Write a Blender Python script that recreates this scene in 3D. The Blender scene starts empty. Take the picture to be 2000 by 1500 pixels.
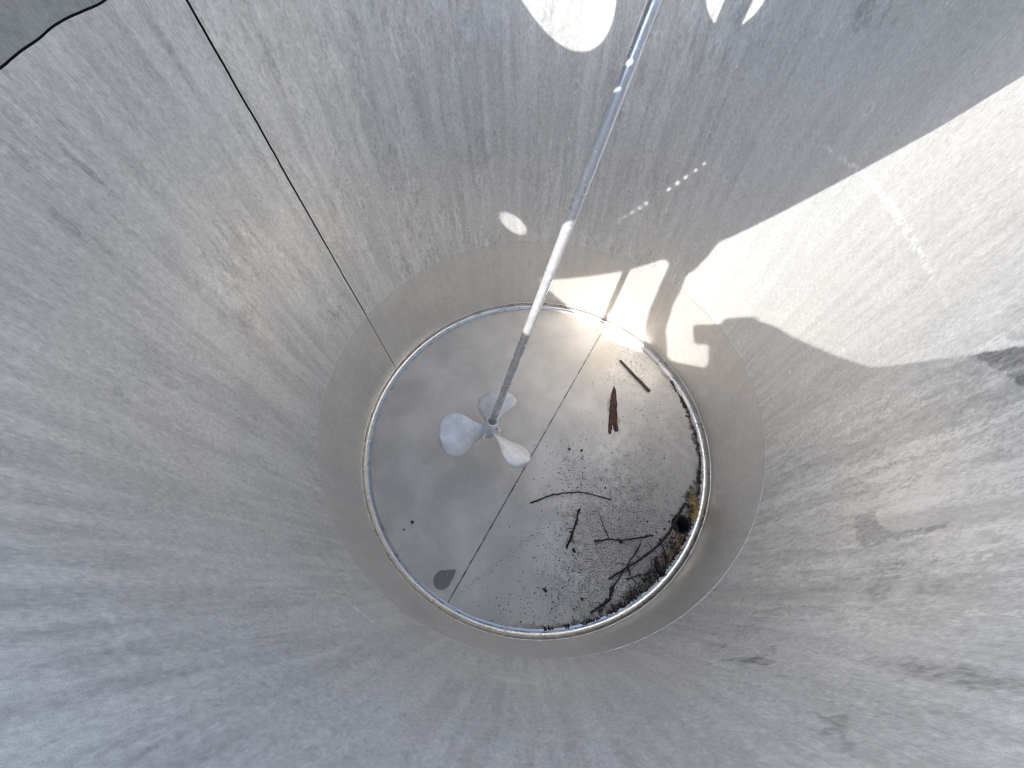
import bpy, bmesh, math, random
import numpy as np
from mathutils import Vector, Matrix, noise as mnoise

R = 0.75                      # tank radius in metres; lengths marked "r" below are multiples of it
rnd = random.Random(7)
S = bpy.context.scene
COL = S.collection

# ------------------------------------------------------------------ camera
CAM_R = (-0.0830, -0.7841, 2.2086)
CAM_ROT = (0.4817, 0.0203, 0.0)
FPX = 763.08
cd = bpy.data.cameras.new('camera')
cd.sensor_width = 36.0
cd.sensor_fit = 'HORIZONTAL'
cd.lens = FPX / 2000.0 * 36.0
cd.clip_start = 0.005
cd.clip_end = 500
cam = bpy.data.objects.new('camera', cd)
cam.location = [c * R for c in CAM_R]
cam.rotation_euler = CAM_ROT
COL.objects.link(cam)
S.camera = cam

# ------------------------------------------------------------------ light
SUN_DIR = Vector((0.3998, 0.5398, -0.7408)).normalized()      # the way the light travels
w = bpy.data.worlds.new('World')
S.world = w
w.use_nodes = True
nt = w.node_tree
bg = nt.nodes['Background']
sky = nt.nodes.new('ShaderNodeTexSky')
sky.sky_type = 'NISHITA'
sky.sun_disc = False
sky.sun_elevation = math.asin(-SUN_DIR.z)
sky.sun_rotation = math.atan2(-SUN_DIR.x, -SUN_DIR.y)
sky.air_density = 1.0
sky.dust_density = 1.4
sky.ozone_density = 1.0
nt.links.new(sky.outputs[0], bg.inputs[0])
bg.inputs[1].default_value = 0.135
sl = bpy.data.lights.new('sun', 'SUN')
sl.energy = 2.0
sl.angle = math.radians(0.53)
sl.color = (1.0, 0.985, 0.965)
so = bpy.data.objects.new('sun', sl)
so.rotation_euler = SUN_DIR.to_track_quat('-Z', 'Y').to_euler()
so.location = (-3, -4, 6)
COL.objects.link(so)
S.view_settings.view_transform = 'Standard'
S.view_settings.look = 'None'
S.view_settings.exposure = 2.52
S.view_settings.gamma = 1.0
S.view_settings.use_curve_mapping = False
S.cycles.max_bounces = 8
S.cycles.diffuse_bounces = 6
S.cycles.glossy_bounces = 6
S.cycles.sample_clamp_indirect = 6.0
S.cycles.use_denoising = True
S.cycles.filter_width = 1.1

# ------------------------------------------------------------------ places on the tank
_M = Matrix.Rotation(CAM_ROT[1], 3, 'Y') @ Matrix.Rotation(CAM_ROT[0], 3, 'X')
def _ray(px, py):
    return _M @ Vector(((px - 1000) / FPX, -(py - 750) / FPX, -1.0))
def floor_at(px, py, z=0.0):
    """point of the tank floor (in metres)"""
    d = _ray(px, py); c = Vector(CAM_R)
    t = (z / R - c.z) / d.z
    return (c + d * t) * R
def wall_at(px, py):
    """(theta, z) of the tank wall in radians and metres"""
    d = _ray(px, py); c = Vector(CAM_R)
    a = d.x * d.x + d.y * d.y; b = 2 * (d.x * c.x + d.y * c.y); k = c.x * c.x + c.y * c.y - 1
    t = (-b + math.sqrt(b * b - 4 * a * k)) / (2 * a)
    p = c + d * t
    return math.atan2(p.y, p.x), p.z * R

TH0 = math.radians(151.45)      # the upright weld; u of the wall starts here
def wall_uv(px, py):
    th, z = wall_at(px, py)
    return ((th - TH0) % (2 * math.pi)) * R, z

# ------------------------------------------------------------------ helpers
def empty(name, loc=(0, 0, 0)):
    o = bpy.data.objects.new(name, None)
    o.empty_display_size = 0.05
    o.location = loc
    COL.objects.link(o)
    return o
def tag(o, label, cat, group=None):
    o['label'] = label; o['category'] = cat
    if group: o['group'] = group
    return o
def mesh(name, verts, faces, mat, parent=None, smooth=True, uvs=None):
    me = bpy.data.meshes.new(name)
    me.from_pydata([tuple(v) for v in verts], [], faces)
    if uvs is not None:
        l = me.uv_layers.new(name='UVMap')
        for lp in me.loops:
            l.data[lp.index].uv = uvs[lp.vertex_index]
    me.validate(); me.update()
    if smooth:
        for p in me.polygons: p.use_smooth = True
    me.materials.append(mat)
    o = bpy.data.objects.new(name, me)
    COL.objects.link(o)
    if parent:
        o.parent = parent
        o.matrix_parent_inverse = Matrix.Translation(-parent.location)
    return o
def from_bm(name, bm, mat, parent=None, smooth=True):
    me = bpy.data.meshes.new(name)
    bm.normal_update()
    bm.to_mesh(me); bm.free()
    if smooth:
        for p in me.polygons: p.use_smooth = True
    me.materials.append(mat)
    o = bpy.data.objects.new(name, me)
    COL.objects.link(o)
    if parent:
        o.parent = parent
        o.matrix_parent_inverse = Matrix.Translation(-parent.location)
    return o
def tube(pts, radii, n=8, caps=True):
    """verts, faces of a tube along pts"""
    V, F = [], []
    pts = [Vector(p) for p in pts]
    up = Vector((0.13, 0.21, 0.97))
    for i, p in enumerate(pts):
        t = (pts[min(i + 1, len(pts) - 1)] - pts[max(i - 1, 0)]).normalized()
        x = t.cross(up)
        if x.length < 1e-4: x = t.cross(Vector((1, 0, 0)))
        x.normalize(); y = t.cross(x)
        r = radii[i]
        for k in range(n):
            a = 2 * math.pi * k / n
            V.append(p + (x * math.cos(a) + y * math.sin(a)) * r)
    for i in range(len(pts) - 1):
        for k in range(n):
            F.append((i * n + k, i * n + (k + 1) % n, (i + 1) * n + (k + 1) % n, (i + 1) * n + k))
    if caps:
        F.append(tuple(range(n))[::-1]); F.append(tuple(range((len(pts) - 1) * n, len(pts) * n)))
    return V, F
def ring_tube(rad, z, r, n=256, m=10, wob=0.0, squash=1.0):
    V, F = [], []
    for i in range(n):
        a = 2 * math.pi * i / n
        j = wob * mnoise.noise(Vector((math.cos(a) * 9, math.sin(a) * 9, z * 7)))
        for k in range(m):
            b = 2 * math.pi * k / m
            q = rad + r * math.cos(b) * squash
            V.append((q * math.cos(a), q * math.sin(a), z + j + r * math.sin(b)))
    for i in range(n):
        for k in range(m):
            F.append((i * m + k, ((i + 1) % n) * m + k, ((i + 1) % n) * m + (k + 1) % m, i * m + (k + 1) % m))
    return V, F

# ------------------------------------------------------------------ node helpers
class NT:
    def __init__(s, name):
        s.m = bpy.data.materials.new(name); s.m.use_nodes = True
        s.t = s.m.node_tree; s.b = s.t.nodes['Principled BSDF']
    def n(s, typ, **k):
        q = s.t.nodes.new(typ)
        for a, v in k.items(): setattr(q, a, v)
        return q
    def put(s, sock, v):
        if hasattr(v, 'links') or isinstance(v, bpy.types.NodeSocket): s.t.links.new(v, sock)
        else: sock.default_value = v
    def math(s, op, a, b=0.0, c=0.0, clamp=False):
        q = s.n('ShaderNodeMath', operation=op, use_clamp=clamp)
        s.put(q.inputs[0], a); s.put(q.inputs[1], b); s.put(q.inputs[2], c)
        return q.outputs[0]
    def ramp(s, v, a, b, lo=0.0, hi=1.0, smooth=True):
        q = s.n('ShaderNodeMapRange', interpolation_type='SMOOTHSTEP' if smooth else 'LINEAR')
        s.put(q.inputs[0], v); s.put(q.inputs[1], a); s.put(q.inputs[2], b); s.put(q.inputs[3], lo); s.put(q.inputs[4], hi)
        return q.outputs[0]
    def mapping(s, v, scale=(1, 1, 1), loc=(0, 0, 0), rot=(0, 0, 0)):
        q = s.n('ShaderNodeMapping'); s.put(q.inputs[0], v)
        q.inputs[1].default_value = loc; q.inputs[2].default_value = rot; q.inputs[3].default_value = scale
        return q.outputs[0]
    def noise(s, v, scale=1.0, detail=4.0, rough=0.55, dist=0.0):
        q = s.n('ShaderNodeTexNoise'); s.put(q.inputs['Vector'], v)
        q.inputs['Scale'].default_value = scale; q.inputs['Detail'].default_value = detail
        q.inputs['Roughness'].default_value = rough; q.inputs['Distortion'].default_value = dist
        return q.outputs[0]
    def mix(s, f, a, b):
        q = s.n('ShaderNodeMix', data_type='RGBA'); s.put(q.inputs[0], f)
        for i, v in ((6, a), (7, b)):
            if isinstance(v, (tuple, list)): v = tuple(v) + (1.0,) if len(v) == 3 else v
            s.put(q.inputs[i], v)
        return q.outputs[2]
    def bump(s, h, strength=0.2, dist=0.002, normal=None):
        q = s.n('ShaderNodeBump'); q.inputs['Strength'].default_value = strength; q.inputs['Distance'].default_value = dist
        s.put(q.inputs['Height'], h)
        if normal is not None: s.put(q.inputs['Normal'], normal)
        return q.outputs[0]
    def spot(s, uv, c, rx, ry, ang=0.0, warp=None, edge=0.35):
        """soft edged ellipse mask around c in the plane of uv, warped by a noise"""
        sub = s.n('ShaderNodeVectorMath', operation='SUBTRACT'); s.put(sub.inputs[0], uv); sub.inputs[1].default_value = (c[0], c[1], 0)
        rot = s.n('ShaderNodeVectorRotate', rotation_type='Z_AXIS'); s.put(rot.inputs['Vector'], sub.outputs[0]); rot.inputs['Angle'].default_value = -ang
        sc = s.n('ShaderNodeVectorMath', operation='MULTIPLY'); s.put(sc.inputs[0], rot.outputs[0]); sc.inputs[1].default_value = (1 / rx, 1 / ry, 0)
        ln = s.n('ShaderNodeVectorMath', operation='LENGTH'); s.put(ln.inputs[0], sc.outputs[0])
        d = ln.outputs['Value']
        if warp is not None: d = s.math('ADD', d, warp)
        return s.ramp(d, 1.0, 1.0 - edge)
    def finish(s, color, rough=0.5, metal=0.0, normal=None, spec=None):
        if isinstance(color, (tuple, list)): color = tuple(color) + (1.0,)
        s.put(s.b.inputs['Base Color'], color); s.put(s.b.inputs['Roughness'], rough); s.put(s.b.inputs['Metallic'], metal)
        if normal is not None: s.put(s.b.inputs['Normal'], normal)
        if spec is not None: s.put(s.b.inputs['Specular IOR Level'], spec)
        return s.m

def plain(name, col, rough=0.5, metal=0.0, var=0.12, scale=40.0):
    k = NT(name)
    co = k.n('ShaderNodeTexCoord').outputs['Object']
    nz = k.noise(co, scale, 5)
    c = k.mix(k.ramp(nz, 0.3, 0.7), [x * (1 - var) for x in col], [min(1, x * (1 + var)) for x in col])
    return k.finish(c, rough, metal, k.bump(nz, 0.15, 0.002))

# ------------------------------------------------------------------ steel of the wall
# stains and painted glints are laid on the sheets point by point (a colour per vertex), fine grain comes from nodes
def vnoise(x, y, seed):
    """smooth value noise on arrays"""
    xi = np.floor(x).astype(np.int64); yi = np.floor(y).astype(np.int64)
    fx = x - xi; fy = y - yi
    fx = fx * fx * fx * (fx * (fx * 6 - 15) + 10); fy = fy * fy * fy * (fy * (fy * 6 - 15) + 10)
    def h(i, j):
        n = (i * 374761393 + j * 668265263 + seed * 2147483647) & 0x7fffffff
        n = ((n ^ (n >> 13)) * 1274126177) & 0x7fffffff
        n = ((n ^ (n >> 15)) * 1103515245 + 12345) & 0x7fffffff
        return ((n >> 8) & 0xffff) / 65535.0
    return (h(xi, yi) * (1 - fx) + h(xi + 1, yi) * fx) * (1 - fy) + (h(xi, yi + 1) * (1 - fx) + h(xi + 1, yi + 1) * fx) * fy
def fbm(x, y, seed, octs=5, gain=0.55):
    s_ = np.zeros_like(x); a_ = 1.0; t_ = 0.0
    for o_ in range(octs):
        s_ += a_ * vnoise(x * 2 ** o_ + 17.3 * o_, y * 2 ** o_ + 9.1 * o_, seed + o_); t_ += a_; a_ *= gain
    return s_ / t_
def sstep(x, a_, b_):
    t_ = np.clip((x - a_) / (b_ - a_), 0, 1); return t_ * t_ * (3 - 2 * t_)
# smudges and painted light spots: place, half sizes (m round the wall, m up), strength
DARK = [((1405, 1268), 0.024, 0.010, 0.6), ((1480, 1285), 0.05, 0.022, 0.4),
        ((1695, 30), 0.045, 0.030, 0.5), ((1328, 88), 0.018, 0.045, 0.45), ((130, 435), 0.010, 0.030, 0.6), ((170, 330), 0.008, 0.060, 0.5), ((1385, 245), 0.02, 0.09, 0.3),
        ((235, 775), 0.022, 0.020, 0.4), ((1730, 1135), 0.05, 0.03, 0.5), ((1885, 1320), 0.02, 0.07, 0.5), ((1480, 1215), 0.07, 0.05, 0.35), ((690, 120), 0.012, 0.08, 0.35),
        ((330, 90), 0.01, 0.05, 0.3), ((480, 620), 0.05, 0.04, 0.35), ((760, 330), 0.05, 0.10, 0.3), ((520, 90), 0.015, 0.08, 0.4), ((1250, 150), 0.02, 0.05, 0.3)]
PALE = [((1543, 726), 0.0065, 0.0055, 1.2), ((1155, 255), 0.005, 0.007, 1.0), ((1110, 270), 0.004, 0.008, 0.7), ((690, 1185), 0.06, 0.012, 0.55), ((1010, 1330), 0.07, 0.03, 0.4), ((1750, 945), 0.05, 0.03, 0.4),  # some are light spots from small holes, painted pale
        ((1785, 985), 0.012, 0.10, 0.5), ((650, 1160), 0.03, 0.008, 0.5), ((200, 1190), 0.02, 0.008, 0.4), ((240, 1275), 0.02, 0.01, 0.3), ((1210, 430), 0.01, 0.03, 0.3), ((960, 330), 0.01, 0.05, 0.25)]
TONE = {}
def wall_tone(u, v, stain, spots):
    """albedo multiplier and tint of the wall at u (m round), v (m up)"""
    jw = (fbm(u * 150, v * 70, 2, 3, 0.6) - 0.5)
    t = 1.0 + 0.10 * (fbm(u * 7, v * 7, 3, 4) - 0.5) + 0.08 * (fbm(u * 36, v * 16, 5, 4) - 0.5) + 0.16 * (fbm(u * 170, v * 90, 7, 3, 0.7) - 0.5)
    warm = (fbm(u * 5, v * 4, 41, 3) - 0.5) * 0.04
    patch = sstep(fbm(u * 4.5, v * 4.5, 23, 3), 0.42, 0.58)
    # thin runs
    run = fbm(u * 60 + jw * 0.5, v * 3.0, 11, 5, 0.62)
    t -= stain * 0.085 * sstep(run, 0.535, 0.60) * (0.3 + 0.7 * patch)
    t += stain * 0.06 * sstep(run, 0.46, 0.40)
    line = np.abs(fbm(u * 75 + jw * 0.4, v * 2.2, 13, 4, 0.55) - 0.5)
    t -= stain * 0.14 * sstep(line, 0.012, 0.003) * sstep(fbm(u * 14, v * 7, 15, 3), 0.50, 0.62)
    # flecks with ragged edges, in drifts
    dash = fbm(u * 105, v * 30, 31, 4, 0.68)
    drift = sstep(fbm(u * 8, v * 5, 37, 3), 0.44, 0.60)
    calm = 1 - 0.80 * np.exp(-((u - 3.95 * R) / (0.42 * R)) ** 2) - 0.65 * sstep(u, 0.55 * R, 1.0 * R) * sstep(u, 2.75 * R, 2.3 * R) * sstep(v, 0.55, 0.85)
    t -= stain * 0.13 * sstep(dash, 0.59, 0.63) * (0.12 + 0.88 * drift) * calm
    t += stain * 0.09 * sstep(dash, 0.40, 0.34) * (0.3 + 0.7 * drift) * calm
    pit = fbm(u * 210, v * 170, 33, 3, 0.6)
    t -= stain * 0.07 * sstep(pit, 0.60, 0.68)
    t += stain * 0.05 * sstep(pit, 0.38, 0.30)
    brush = fbm(u * 300, v * 26, 35, 3, 0.6) - 0.5
    t += stain * 0.15 * brush * (0.5 + 0.9 * np.exp(-((u - 3.95 * R) / (0.5 * R)) ** 2))
    # liquid that ran down and dried in hard edged bands, on the drain side
    side = np.exp(-((u - 3.12 * R) / (0.66 * R)) ** 2) * (0.55 + 0.45 * sstep(v, 0.42, 0.60)) * sstep(u, 3.62 * R, 3.30 * R)
    dr = fbm(u * 21 + jw * 0.55, v * 1.5 + jw * 0.1, 51, 5, 0.60) + 0.03 * jw
    for lv, am in ((0.36, 0.11), (0.43, -0.15), (0.475, 0.19), (0.515, -0.25), (0.56, 0.15), (0.61, -0.18)):
        t += stain * side * am * sstep(dr, lv, lv + 0.006)
    t += stain * side * 0.10 * sstep(np.abs(dr - 0.475), 0.007, 0.002)
    t -= stain * side * 0.10 * sstep(np.abs(dr - 0.52), 0.007, 0.002)
    t += stain * side * 0.05
    lit = 0.6 * np.exp(-((u - 3.95 * R) / (0.5 * R)) ** 2) * sstep(v, 0.45, 0.6)
    t = 1 + (t - 1) * (1 - lit)
    if spots:
        jag = (fbm(u * 90, v * 55, 61, 5, 0.65) - 0.5) * 2.4
        ragged = sstep(fbm(u * 170, v * 75, 95, 4, 0.65), 0.40, 0.56)
        for lst, sg in ((DARK, -1), (PALE, 1)):
            for px, ru, rv, st in lst:
                c = wall_uv(*px)
                d = np.hypot((u - c[0]) / ru, (v - c[1]) / rv) + jag * (0.6 if ru > 0.01 else 0.25)
                m_ = sstep(d, 1.0, 0.55) * st * ((0.25 + 0.75 * ragged) if ru > 0.0075 else 1.0)
                t = t + sg * m_ * (0.42 if sg < 0 else 0.40)
        # ragged patches with a shape of their own
        ragged = sstep(fbm(u * 170, v * 75, 95, 4, 0.65), 0.40, 0.56)
        for poly, st in (([(1668, 1010), (1708, 998), (1711, 1022), (1735, 1036), (1790, 1034), (1852, 1022), (1862, 985), (1850, 1030), (1760, 1055), (1690, 1072), (1672, 1050)], 0.30),
                         ([(1590, 1388), (1612, 1400), (1662, 1392), (1656, 1445), (1668, 1470), (1642, 1474), (1640, 1432), (1602, 1440), (1612, 1415)], 0.26),
                         ([(1903, 691), (2006, 674), (2030, 770), (1985, 747), (1962, 726), (1937, 718), (1922, 704)], 0.42),
                         ([(1400, 1290), (1440, 1285), (1480, 1284), (1515, 1292), (1500, 1302), (1460, 1296)], 0.34),
                         ([(1896, 691), (1922, 674), (1952, 664), (1961, 649), (1966, 664), (2012, 662), (2012, 675)], -0.30),  # lightens: sun glinting off the wet edge, painted into the tone
                         ([(1660, 1090), (1720, 1080), (1790, 1085), (1870, 1100), (1800, 1120), (1720, 1118)], 0.14),
                         ([(1670, 1292), (1760, 1290), (1870, 1310), (1990, 1330), (1900, 1345), (1780, 1320)], 0.12)):
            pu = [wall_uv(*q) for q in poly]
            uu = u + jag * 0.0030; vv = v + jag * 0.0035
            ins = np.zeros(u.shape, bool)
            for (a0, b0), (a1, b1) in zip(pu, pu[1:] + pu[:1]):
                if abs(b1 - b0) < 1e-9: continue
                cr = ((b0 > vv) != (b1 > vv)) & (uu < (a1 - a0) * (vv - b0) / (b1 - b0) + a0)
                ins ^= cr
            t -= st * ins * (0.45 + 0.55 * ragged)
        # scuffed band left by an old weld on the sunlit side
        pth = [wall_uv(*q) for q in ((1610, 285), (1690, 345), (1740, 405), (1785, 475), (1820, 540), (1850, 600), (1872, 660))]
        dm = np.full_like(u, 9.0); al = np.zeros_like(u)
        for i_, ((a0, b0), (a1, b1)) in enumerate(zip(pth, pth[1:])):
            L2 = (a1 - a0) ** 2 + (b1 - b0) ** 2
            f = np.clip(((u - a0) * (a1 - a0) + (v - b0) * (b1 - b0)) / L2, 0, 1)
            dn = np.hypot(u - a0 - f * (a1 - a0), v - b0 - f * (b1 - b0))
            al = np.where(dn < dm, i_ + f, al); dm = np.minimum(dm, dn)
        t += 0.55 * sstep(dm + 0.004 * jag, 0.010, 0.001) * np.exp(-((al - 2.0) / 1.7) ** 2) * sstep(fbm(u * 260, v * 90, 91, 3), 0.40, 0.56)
        # dried rings and droplets
        rr = random.Random(5)
        for _ in range(70):
            c0 = rr.uniform(4.3, 6.1) * R if rr.random() < 0.8 else rr.uniform(0, 2 * math.pi) * R
            c1 = rr.uniform(0.5, 1.35); q = rr.uniform(0.004, 0.010); el = rr.uniform(1.0, 2.4)
            sel = (np.abs(u - c0) < 0.03) & (np.abs(v - c1) < 0.04)
            if not sel.any(): continue
            d = np.hypot((u[sel] - c0) / q, (v[sel] - c1) / (q * el))
            t[sel] += 0.16 * np.exp(-((d - 1) / 0.25) ** 2) - 0.06 * (d < 1)
    t = np.clip(np.clip(t, 0.3, 1.5) ** 1.15, 0.14, 1.30)
    return np.stack([t * (1 + warm), t, t * (1 - warm), np.ones_like(t)], -1)
def wall_steel(name, col, rough, streak=1.0, metal=0.5):
    k = NT(name)
    uv = k.n('ShaderNodeUVMap').outputs[0]
    at = k.n('ShaderNodeAttribute'); at.attribute_name = 'stain'
    fine = k.noise(k.mapping(uv, (330, 90, 1)), 1.0, 3, 0.62)
    grain = k.noise(k.mapping(uv, (950, 700, 1)), 1.0, 2, 0.6)
    mul = k.n('ShaderNodeMix', data_type='RGBA', blend_type='MULTIPLY'); mul.inputs[0].default_value = 1.0
    k.put(mul.inputs[6], at.outputs['Color']); mul.inputs[7].default_value = tuple(col) + (1,)
    g = k.math('ADD', k.math('MULTIPLY', k.ramp(fine, 0.25, 0.75, -0.5, 0.5, False), 0.40 * streak), k.math('MULTIPLY', k.ramp(grain, 0.25, 0.75, -0.5, 0.5, False), 0.42 * streak))
    hsv = k.n('ShaderNodeHueSaturation'); k.put(hsv.inputs['Color'], mul.outputs[2]); k.put(hsv.inputs['Value'], k.math('ADD', g, 1.0))
    nrm = k.bump(fine, 0.12 * streak, 0.0012)
    return k.finish(hsv.outputs[0], k.math('ADD', k.math('MULTIPLY', g, 0.3), rough), metal, nrm)

steel_up = wall_steel('stained_steel', (0.755, 0.745, 0.715), 0.40, 0.8, 0.60)
steel_lo = wall_steel('smooth_steel', (0.72, 0.695, 0.65), 0.33, 0.14, 0.58)
steel_top = wall_steel('dull_steel', (0.44, 0.44, 0.44), 0.50)
weld = plain('weld_bead', (0.62, 0.61, 0.59), 0.30, 0.8, 0.2, 160)
gap_dark = plain('seam_backing', (0.012, 0.013, 0.016), 0.7, 0.0, 0.3, 90)
bright = plain('bright_steel', (0.66, 0.655, 0.64), 0.24, 0.85, 0.08, 60)

# ------------------------------------------------------------------ the tank
tank = empty('steel_tank')
tag(tank, 'open stained steel tank with round floor, upright weld and drain hole', 'tank')
Z_ST, Z_TOP, Z_RIM = 0.577 * R, 1.872 * R, 2.06 * R

def wall_part(name, z0, z1, mat, nz, n=1180, gap=0.0024, wav=0.0, stain=1.0, spots=False, wave=0.0):
    f = np.linspace(0, 1, n + 1)[None, :].repeat(nz + 1, 0); z = np.linspace(z0, z1, nz + 1)[:, None].repeat(n + 1, 1)
    g = gap / R
    jit = wav * ((fbm(z * 9, z * 0 + 3.3, 71, 2) - 0.5) * 2.4 + (fbm(z * 60, z * 0 + 7.3, 73, 2) - 0.5) * 1.0)
    th = TH0 + g + jit + (2 * math.pi - 2 * g) * f
    rr = R * (1 + 0.004 * (fbm(f * 14, z * 3.5, 81, 3) - 0.5) * np.clip(np.sin(math.pi * f), 0, 1) ** 0.3 * np.clip((z - 0.03) / 0.4, 0, 1))
    wz = wave * ((fbm(f * 40, f * 0 + 1.1, 83, 2) - 0.5) * 2 + (fbm(f * 160, f * 0 + 2.1, 85, 2) - 0.5) * 0.8)
    if name == 'rim_band': z = z + wz * np.linspace(1, 0, nz + 1)[:, None]
    else: z = z + wz * np.linspace(0, 1, nz + 1)[:, None] ** 8
    co = np.stack([rr * np.cos(th), rr * np.sin(th), z], -1).reshape(-1, 3).astype(np.float32)
    idx = np.arange((nz + 1) * (n + 1)).reshape(nz + 1, n + 1)
    fc = np.stack([idx[:-1, :-1], idx[1:, :-1], idx[1:, 1:], idx[:-1, 1:]], -1).reshape(-1, 4).astype(np.int32)
    me = bpy.data.meshes.new(name)
    me.vertices.add(len(co)); me.vertices.foreach_set('co', co.ravel())
    me.loops.add(fc.size); me.loops.foreach_set('vertex_index', fc.ravel())
    me.polygons.add(len(fc)); me.polygons.foreach_set('loop_start', np.arange(0, fc.size, 4, dtype=np.int32))
    me.update(calc_edges=True)
    u = 2 * math.pi * R * f; uvs = np.stack([u, z], -1).reshape(-1, 2).astype(np.float32)
    l = me.uv_layers.new(name='UVMap'); l.data.foreach_set('uv', uvs[fc.ravel()].ravel())
    ca = me.color_attributes.new('stain', 'FLOAT_COLOR', 'POINT')
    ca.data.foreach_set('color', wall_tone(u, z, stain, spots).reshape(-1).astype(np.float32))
    me.polygons.foreach_set('use_smooth', np.ones(len(fc), dtype=bool))
    me.materials.append(mat)
    o = bpy.data.objects.new(name, me); COL.objects.link(o); o.parent = tank
    return o
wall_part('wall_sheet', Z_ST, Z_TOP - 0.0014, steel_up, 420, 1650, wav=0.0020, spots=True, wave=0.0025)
wall_part('lower_wall_sheet', 0.0262, Z_ST, steel_lo, 60, 600, gap=0.0017, wav=0.0005, stain=0.28)
wall_part('rim_band', Z_TOP + 0.0014, Z_RIM, steel_top, 40, 800, gap=0.0003, wave=0.0025, stain=0.8)
V, F = [], []
for z_ in (-0.05, Z_RIM):
    for i in range(129):
        th = 2 * math.pi * i / 128
        V.append(((R + 0.012) * math.cos(th), (R + 0.012) * math.sin(th), z_))
for i in range(128): F.append((i, i + 1, i + 130, i + 129))
mesh('outer_shell', V, F, bright, tank)
# near-black backing strips behind the open seams
V, F = [], []
for j in range(2):
    z = (0.022, Z_TOP)[j]
    for i in range(9):
        th = TH0 + (i - 4) * 0.004
        V.append(((R + 0.006) * math.cos(th), (R + 0.006) * math.sin(th), z))
for i in range(8): F.append((i, i + 1, i + 10, i + 9))
mesh('upright_seam', V, F, gap_dark, tank)
V, F = [], []
for j in range(2):
    for i in range(181):
        th = 2 * math.pi * i / 180
        V.append(((R + 0.006) * math.cos(th), (R + 0.006) * math.sin(th), Z_TOP + (-0.02, 0.02)[j]))
for i in range(180): F.append((i, i + 1, i + 182, i + 181))
mesh('level_seam', V, F, gap_dark, tank)
V, F = ring_tube(R + 0.0004, Z_ST, 0.0022, 360, 8, 0.002, 0.5)
mesh('weld_bead', V, F, weld, tank)
V, F = ring_tube(R + 0.004, Z_RIM, 0.017, 256, 12)
mesh('rolled_rim', V, F, bright, tank)

# floor ring: cove between floor and wall
RF = 0.958 * R
prof = []
for i in range(11):
    a = math.pi / 2 * i / 10
    prof.append((RF + 0.029 * math.sin(a), 0.0012 + 0.024 * (1 - math.cos(a))))
prof += [(R * 1.0 - 0.0005, 0.0262), (R + 0.004, 0.0265)]
V, F = [], []
n = 300; m = len(prof)
for i in range(n):
    a = 2 * math.pi * i / n
    for r_, z_ in prof:
        V.append((r_ * math.cos(a), r_ * math.sin(a), z_))
for i in range(n):
    for k_ in range(m - 1):
        F.append((i * m + k_, ((i + 1) % n) * m + k_, ((i + 1) % n) * m + k_ + 1, i * m + k_ + 1))
kk = NT('cove_steel')
co = kk.n('ShaderNodeTexCoord').outputs['Object']
nz = kk.noise(co, 22, 6, 0.6)
cove = kk.finish(kk.mix(kk.ramp(nz, 0.3, 0.7), (0.48, 0.45, 0.40), (0.58, 0.55, 0.50)), kk.ramp(nz, 0.3, 0.7, 0.24, 0.36), 0.85)
mesh('floor_ring', V, F, cove, tank)
V, F = ring_tube(R - 0.0004, 0.0272, 0.0017, 360, 10, 0.0)
mesh('ring_weld', V, F, weld, tank)

# ---- floor material
k = NT('floor_steel')
co = k.n('ShaderNodeTexCoord').outputs['Object']
sx = k.n('ShaderNodeSeparateXYZ'); k.put(sx.inputs[0], co)
cl = k.noise(co, 4.5, 7, 0.6, 0.3); cl2 = k.noise(co, 16, 7, 0.62, 0.3); gr = k.noise(co, 240, 3, 0.6)
base = k.mix(k.ramp(cl, 0.30, 0.70), (0.56, 0.52, 0.46), (0.75, 0.695, 0.615))
base = k.mix(k.math('MULTIPLY', k.ramp(cl2, 0.52, 0.72), 0.30), base, (0.70, 0.685, 0.655))
base = k.mix(k.math('MULTIPLY', k.ramp(gr, 0.45, 0.72), 0.42), base, (0.28, 0.27, 0.25))
def fs(px, py): 
    p_ = floor_at(px, py); return (p_.x, p_.y)
wv = k.math('MULTIPLY', k.math('SUBTRACT', k.noise(co, 30, 7, 0.7), 0.5), 1.6)
wv2 = k.math('MULTIPLY', k.math('SUBTRACT', k.noise(co, 14, 4, 0.6), 0.5), 0.25)
# silt stain on the drain side
silt = k.spot(co, fs(1300, 1010), 0.42, 0.62, -0.5, wv, 0.8)
base = k.mix(k.math('MULTIPLY', silt, 0.55), base, (0.33, 0.29, 0.24))
grime = k.spot(co, fs(1215, 1085), 0.42, 0.58, -0.5, wv, 0.75)
grime = k.math('MAXIMUM', grime, k.math('MULTIPLY', k.spot(co, fs(1120, 910), 0.09, 0.22, 0.2, wv, 0.9), 0.8))
grime = k.math('MAXIMUM', grime, k.math('MULTIPLY', k.spot(co, fs(1240, 730), 0.20, 0.16, 0.2, wv, 0.9), 0.75))
fs_speck = k.noise(co, 210, 4, 0.72)
fsp = k.math('ADD', fs_speck, k.math('MULTIPLY', k.math('SUBTRACT', grime, 1.0), 0.16))
fs_mask = k.ramp(fsp, 0.515, 0.555)
base = k.mix(k.math('MULTIPLY', fs_mask, 0.86), base, (0.045, 0.038, 0.032))
grey = k.noise(k.mapping(co, (70, 26, 1), (0, 0, 0), (0, 0, 0.6)), 1.0, 5, 0.7)
base = k.mix(k.math('MULTIPLY', k.math('MULTIPLY', k.ramp(grey, 0.48, 0.66), k.math('ADD', k.math('MULTIPLY', grime, 0.9), 0.12)), 0.40), base, (0.20, 0.19, 0.18))
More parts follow.
